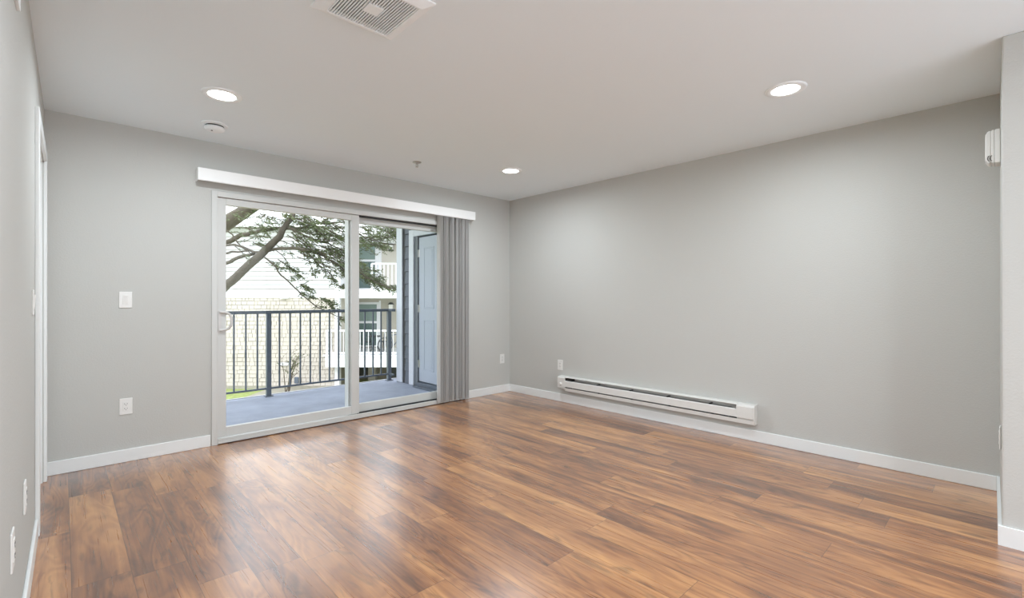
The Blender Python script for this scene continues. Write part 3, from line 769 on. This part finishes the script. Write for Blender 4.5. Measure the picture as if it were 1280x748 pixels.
for sx_ in (-0.42, 0.42):
    b = B(); pts = [(sx_ + 0.31 * math.cos(a), 0, 0.325 + 0.31 * math.sin(a)) for a in [2 * PI * q / 24 for q in range(25)]]
    tube(b, pts, 0.016, 6)
    for q in range(8): tube(b, [(sx_, 0, 0.325), (sx_ + 0.30 * math.cos(q * PI / 4), 0, 0.325 + 0.30 * math.sin(q * PI / 4))], 0.003, 4)
    obj('wheel', b, M['black'], t)
b = B()
for p0, p1 in (((-0.42, 0, 0.325), (-0.05, 0, 0.30)), ((-0.42, 0, 0.325), (-0.18, 0, 0.75)), ((-0.05, 0, 0.30), (-0.20, 0, 0.84)), ((-0.17, 0, 0.74), (0.27, 0, 0.80)), ((-0.05, 0, 0.30), (0.29, 0, 0.72)), ((0.42, 0, 0.325), (0.24, 0, 0.92))):
    tube(b, [p0, p1], 0.018, 6)
obj('bicycle_frame', b, M['rail'], t)
b = B(); tube(b, [(0.22, -0.24, 0.96), (0.25, -0.1, 0.94), (0.25, 0.1, 0.94), (0.22, 0.24, 0.96)], 0.014, 6); obj('handlebar', b, M['black'], t)
b = B(); prism(b, [(-0.34, 0.85), (-0.34, 0.89), (-0.10, 0.88), (-0.08, 0.85)], -0.06, 0.06, 'y'); obj('saddle', b, M['black'], t, 0.01)

# ------------------------------------------------------------------ evergreen tree left of the balcony
random.seed(7)
TD = 1.14
base = at(205, 374, 7.2 * TD); base.z = GZ
tr = thing('evergreen_tree', 'evergreen tree reaching its limbs across the view outside the glass door', 'tree', base)
wood = B(); twigs = B()
def limb(pts, radii, bm=None, sub=4, jit=0.012):
    P = [at(p[0], p[1], p[2] * TD) if not isinstance(p, Vector) else p for p in pts]
    radii = [q * TD for q in radii]
    out = []; rr = []
    for i in range(len(P) - 1):
        for s in range(sub):
            f = s / sub
            p_1 = P[max(0, i - 1)]; p0 = P[i]; p1_ = P[i + 1]; p2_ = P[min(len(P) - 1, i + 2)]
            q = 0.5 * ((2 * p0) + (p1_ - p_1) * f + (2 * p_1 - 5 * p0 + 4 * p1_ - p2_) * f * f + (3 * p0 - p_1 - 3 * p1_ + p2_) * f ** 3)
            out.append(q + Vector([random.uniform(-jit, jit) for _ in range(3)])); rr.append(radii[i] * (1 - f) + radii[i + 1] * f)
    out.append(P[-1]); rr.append(radii[-1])
    tube(bm or wood, out, rr, 8)
    return out
trunk_pts = [base, base + Vector((0.1, 0.0, 2.0)), (212, 330, 7.2), (230, 300, 7.2), (262, 290, 7.3), (300, 268, 7.2), (340, 240, 7.0), (380, 205, 6.9)]
limb(trunk_pts, [0.30, 0.26, 0.22, 0.18, 0.13, 0.10, 0.08, 0.05])
limb([(214, 400, 7.2), (250, 385, 6.9), (284, 357, 6.6), (318, 325, 6.5), (345, 300, 6.5), (357, 283, 6.5), (368, 262, 6.6), (385, 235, 6.7)], [0.10, 0.075, 0.058, 0.055, 0.046, 0.042, 0.034, 0.02])
limb([(240, 318, 7.1), (284, 303, 6.9), (300, 295, 6.8), (320, 290, 6.8), (345, 286, 6.8), (375, 285, 6.8), (410, 279, 6.8), (440, 277, 6.8)], [0.05, 0.036, 0.032, 0.028, 0.022, 0.018, 0.014, 0.008])
limb([(250, 312, 7.0), (284, 306, 6.7), (300, 308, 6.6), (322, 316, 6.5), (345, 312, 6.5), (372, 311, 6.4), (398, 317, 6.4), (420, 330, 6.4), (441, 345, 6.4)], [0.022, 0.018, 0.016, 0.018, 0.022, 0.022, 0.018, 0.014, 0.007])
limb([(255, 340, 7.0), (284, 329, 6.7), (300, 321, 6.6), (318, 317, 6.55)], [0.03, 0.026, 0.024, 0.02])
limb([(262, 322, 7.0), (284, 316, 6.8), (310, 314, 6.7)], [0.02, 0.016, 0.012])
limb([(284, 288, 6.5), (293, 297, 6.5), (302, 308, 6.5), (314, 318, 6.5)], [0.010, 0.010, 0.009, 0.008])
limb([(328, 321, 6.5), (341, 331, 6.4), (353, 345, 6.4), (372, 364, 6.35), (392, 381, 6.3), (412, 391, 6.3), (432, 400, 6.3)], [0.012, 0.011, 0.010, 0.009, 0.008, 0.007, 0.004])
limb([(357, 283, 6.5), (368, 288, 6.5), (385, 296, 6.5), (410, 305, 6.5), (441, 318, 6.5)], [0.02, 0.018, 0.012, 0.009, 0.006])
limb([(398, 317, 6.4), (404, 332, 6.4), (414, 345, 6.4), (422, 358, 6.4)], [0.008, 0.006, 0.005, 0.003])
limb([(380, 225, 6.8), (420, 245, 6.7), (455, 262, 6.6), (480, 280, 6.6), (498, 293, 6.6)], [0.04, 0.03, 0.02, 0.012, 0.006])
limb([(436, 285, 6.8), (455, 296, 6.8), (475, 303, 6.8), (495, 306, 6.8)], [0.012, 0.009, 0.007, 0.004])
limb([(436, 330, 6.5), (455, 344, 6.5), (475, 356, 6.5), (497, 362, 6.5)], [0.014, 0.010, 0.008, 0.004])
limb([(436, 312, 6.6), (448, 333, 6.6), (458, 350, 6.6)], [0.008, 0.006, 0.004])
obj('limbs', wood, M['bark'], tr, world_space=True, smooth=True)

leaf = B()
def leaflet(p, d, L_, w_):
    d = d.normalized(); s = d.cross(Vector((random.uniform(-.5, .5), random.uniform(-.5, .5), 1))).normalized() * w_
    n = d.cross(s).normalized() * 0.003
    a = leaf.verts.new(p - d * L_ * 0.1); c_ = leaf.verts.new(p + d * L_)
    m1 = leaf.verts.new(p + d * L_ * 0.45 + s + n); m2 = leaf.verts.new(p + d * L_ * 0.45 - s + n); m3 = leaf.verts.new(p + d * L_ * 0.45 - n * 2)
    leaf.faces.new((a, m1, c_)); leaf.faces.new((a, c_, m2)); leaf.faces.new((a, m3, m1)); leaf.faces.new((c_, m1, m3)); leaf.faces.new((a, m2, m3)); leaf.faces.new((c_, m3, m2))
def spray(p, d, size, n):
    """a flat frond: a twig with leaflets on both sides"""
    d = d.normalized(); side = d.cross(Vector((0, 0, 1)))
    if side.length < 0.1: side = Vector((1, 0, 0))
    side.normalize()
    tube(twigs, [p - d * size * 0.15, p + d * size * 0.5, p + d * size], [0.004, 0.003, 0.0015], 4)
    for i in range(n):
        f = (i + random.random()) / n
        q = p + d * size * f + Vector([random.uniform(-0.02, 0.02) for _ in range(3)])
        sg = 1 if i % 2 else -1
        dd = d * random.uniform(0.3, 0.9) + side * sg * random.uniform(0.4, 1.0) + Vector((0, 0, random.uniform(-0.35, 0.25)))
        leaflet(q, dd, random.uniform(0.03, 0.065), random.uniform(0.006, 0.013))
def mass(path, spread, count, dz=0.35, size=(0.10, 0.24), n=13):
    for _ in range(count):
        k = random.random() * (len(path) - 1); i = int(k); f = k - i
        a, c_ = path[i], path[i + 1]
        px = a[0] * (1 - f) + c_[0] * f + random.gauss(0, spread * 0.8); py = a[1] * (1 - f) + c_[1] * f + random.gauss(0, spread * 0.5)
        p = at(px, py, (8.5 if px > 442 else 7.55) + random.uniform(-dz, dz))
        d = RGT * random.uniform(0.1, 1.0) + FWD * random.uniform(-0.6, 0.6) + Vector((0, 0, random.uniform(-0.55, 0.1)))
        spray(p, d, random.uniform(*size), n)
def wisp(px, py, L_, down, dep=7.55, nl=14):
    p = at(px, py, dep + random.uniform(-0.4, 0.4)); d = RGT * random.uniform(0.5, 1.0) + FWD * random.uniform(-0.5, 0.5) + Vector((0, 0, -down + random.uniform(-0.15, 0.15)))
    d.normalize(); pts = [p]
    for q in range(6):
        d = (d + Vector([random.uniform(-0.22, 0.22) for _ in range(3)])).normalized(); pts.append(pts[-1] + d * (L_ / 6))
        for w_ in range(nl // 6):
            if random.random() < 0.75: spray(pts[-1], d + Vector([random.uniform(-0.7, 0.7) for _ in range(3)]), random.uniform(0.06, 0.13), 6)
    tube(twigs, pts, [0.008, 0.007, 0.006, 0.005, 0.004, 0.003, 0.002], 5)
for _ in range(26): wisp(random.uniform(345, 420), random.uniform(268, 300), random.uniform(0.4, 0.9), random.uniform(0.0, 0.7))
for _ in range(18): wisp(random.uniform(345, 415), random.uniform(305, 325), random.uniform(0.4, 0.8), random.uniform(0.1, 0.7))
for _ in range(10): wisp(random.uniform(290, 340), random.uniform(258, 285), random.uniform(0.2, 0.5), random.uniform(-0.3, 0.5))
for _ in range(7): wisp(random.uniform(292, 325), random.uniform(290, 312), random.uniform(0.15, 0.35), random.uniform(-0.2, 0.7), nl=8)
for _ in range(8): wisp(random.uniform(445, 470), random.uniform(282, 300), random.uniform(0.3, 0.6), random.uniform(0, 0.4), 8.5)
for _ in range(6): wisp(random.uniform(445, 462), random.uniform(335, 352), random.uniform(0.3, 0.6), random.uniform(0.1, 0.5), 8.5)
mass([(340, 258), (370, 266), (400, 274), (437, 282)], 8, 42)
mass([(350, 262), (380, 276), (400, 279)], 7, 45)
mass([(370, 278), (400, 288), (437, 300)], 9, 42)
mass([(362, 295), (390, 304), (420, 318), (440, 330)], 8, 60)
mass([(350, 312), (375, 311), (400, 318), (425, 331), (440, 340)], 6, 50)
mass([(405, 262), (437, 268)], 6, 22)
mass([(300, 268), (330, 276), (350, 282)], 7, 16, n=9)
mass([(286, 262), (300, 275)], 5, 8, n=8)
mass([(315, 288), (335, 284)], 4, 10)
mass([(320, 306), (330, 302)], 3, 5, size=(0.06, 0.12), n=8)
mass([(292, 290), (296, 292)], 3, 3, size=(0.06, 0.12), n=8)
for cx_, cy_, sp, n_ in ((341, 329, 4, 7), (349, 336, 5, 6), (362, 346, 4, 5), (377, 357, 5, 10), (384, 360, 4, 7), (380, 366, 4, 7), (389, 371, 4, 6), (404, 374, 5, 11), (413, 380, 5, 12), (416, 385, 3, 6), (400, 383, 3, 4), (424, 397, 5, 7), (393, 338, 4, 5), (412, 345, 4, 7), (416, 352, 3, 5), (424, 358, 4, 7), (366, 335, 5, 5), (372, 341, 4, 3), (432, 345, 4, 6), (434, 310, 5, 8)):
    mass([(cx_ - 4, cy_), (cx_ + 4, cy_ + 1)], sp * 0.6, n_, 0.15, (0.07, 0.15), 10)
mass([(446, 280), (465, 286), (485, 290), (500, 296)], 5, 60)
mass([(470, 282), (500, 286)], 3, 22)
mass([(446, 300), (465, 305), (482, 305)], 4, 36)
mass([(446, 300), (447, 320), (452, 335)], 3, 14)
mass([(446, 338), (458, 346), (470, 355)], 5, 60)
mass([(468, 352), (485, 358), (498, 361)], 3.5, 42)
mass([(470, 343), (476, 348)], 2, 6, size=(0.08, 0.14))
tw = obj('twigs', twigs, M['twig'], tr, world_space=True); tw['kind'] = 'stuff'
lf = obj('foliage', leaf, M['leaf'], tr, world_space=True); lf['kind'] = 'stuff'; lf['label'] = 'green evergreen fronds'

# bare shrub against the shingled wall
random.seed(5)
sb = place(LX(372), -0.9, 0.0)
sh = thing('bare_shrub', 'thin sparsely leaved shrub in front of the shingled wall', 'shrub', sb)
b = B(); lv = B(); leaf = lv
for k in range(9):
    a = random.uniform(-0.5, 0.9); h = random.uniform(0.9, 1.75)
    p0 = Vector((random.uniform(-0.1, 0.1), 0, 0)); tip = p0 + Rz @ Vector((a * 0.8, random.uniform(-0.3, 0.3), h)); mid_ = p0.lerp(tip, 0.5) + Rz @ Vector((-a * 0.12, 0, 0.1))
    tube(b, [p0, mid_, tip], [0.022, 0.013, 0.006], 5)
    for q in range(5):
        s_ = mid_.lerp(tip, random.random()); e2 = s_ + Rz @ Vector((random.uniform(-0.3, 0.4), random.uniform(-0.2, 0.2), random.uniform(0.1, 0.35)))
        tube(b, [s_, e2], [0.008, 0.004], 4)
        for w_ in range(4): leaflet(s_.lerp(e2, random.random()), Vector([random.uniform(-1, 1) for _ in range(3)]), 0.07, 0.022)
obj('stems', b, M['twig'], sh); obj('leaves', lv, M['leaf'], sh)
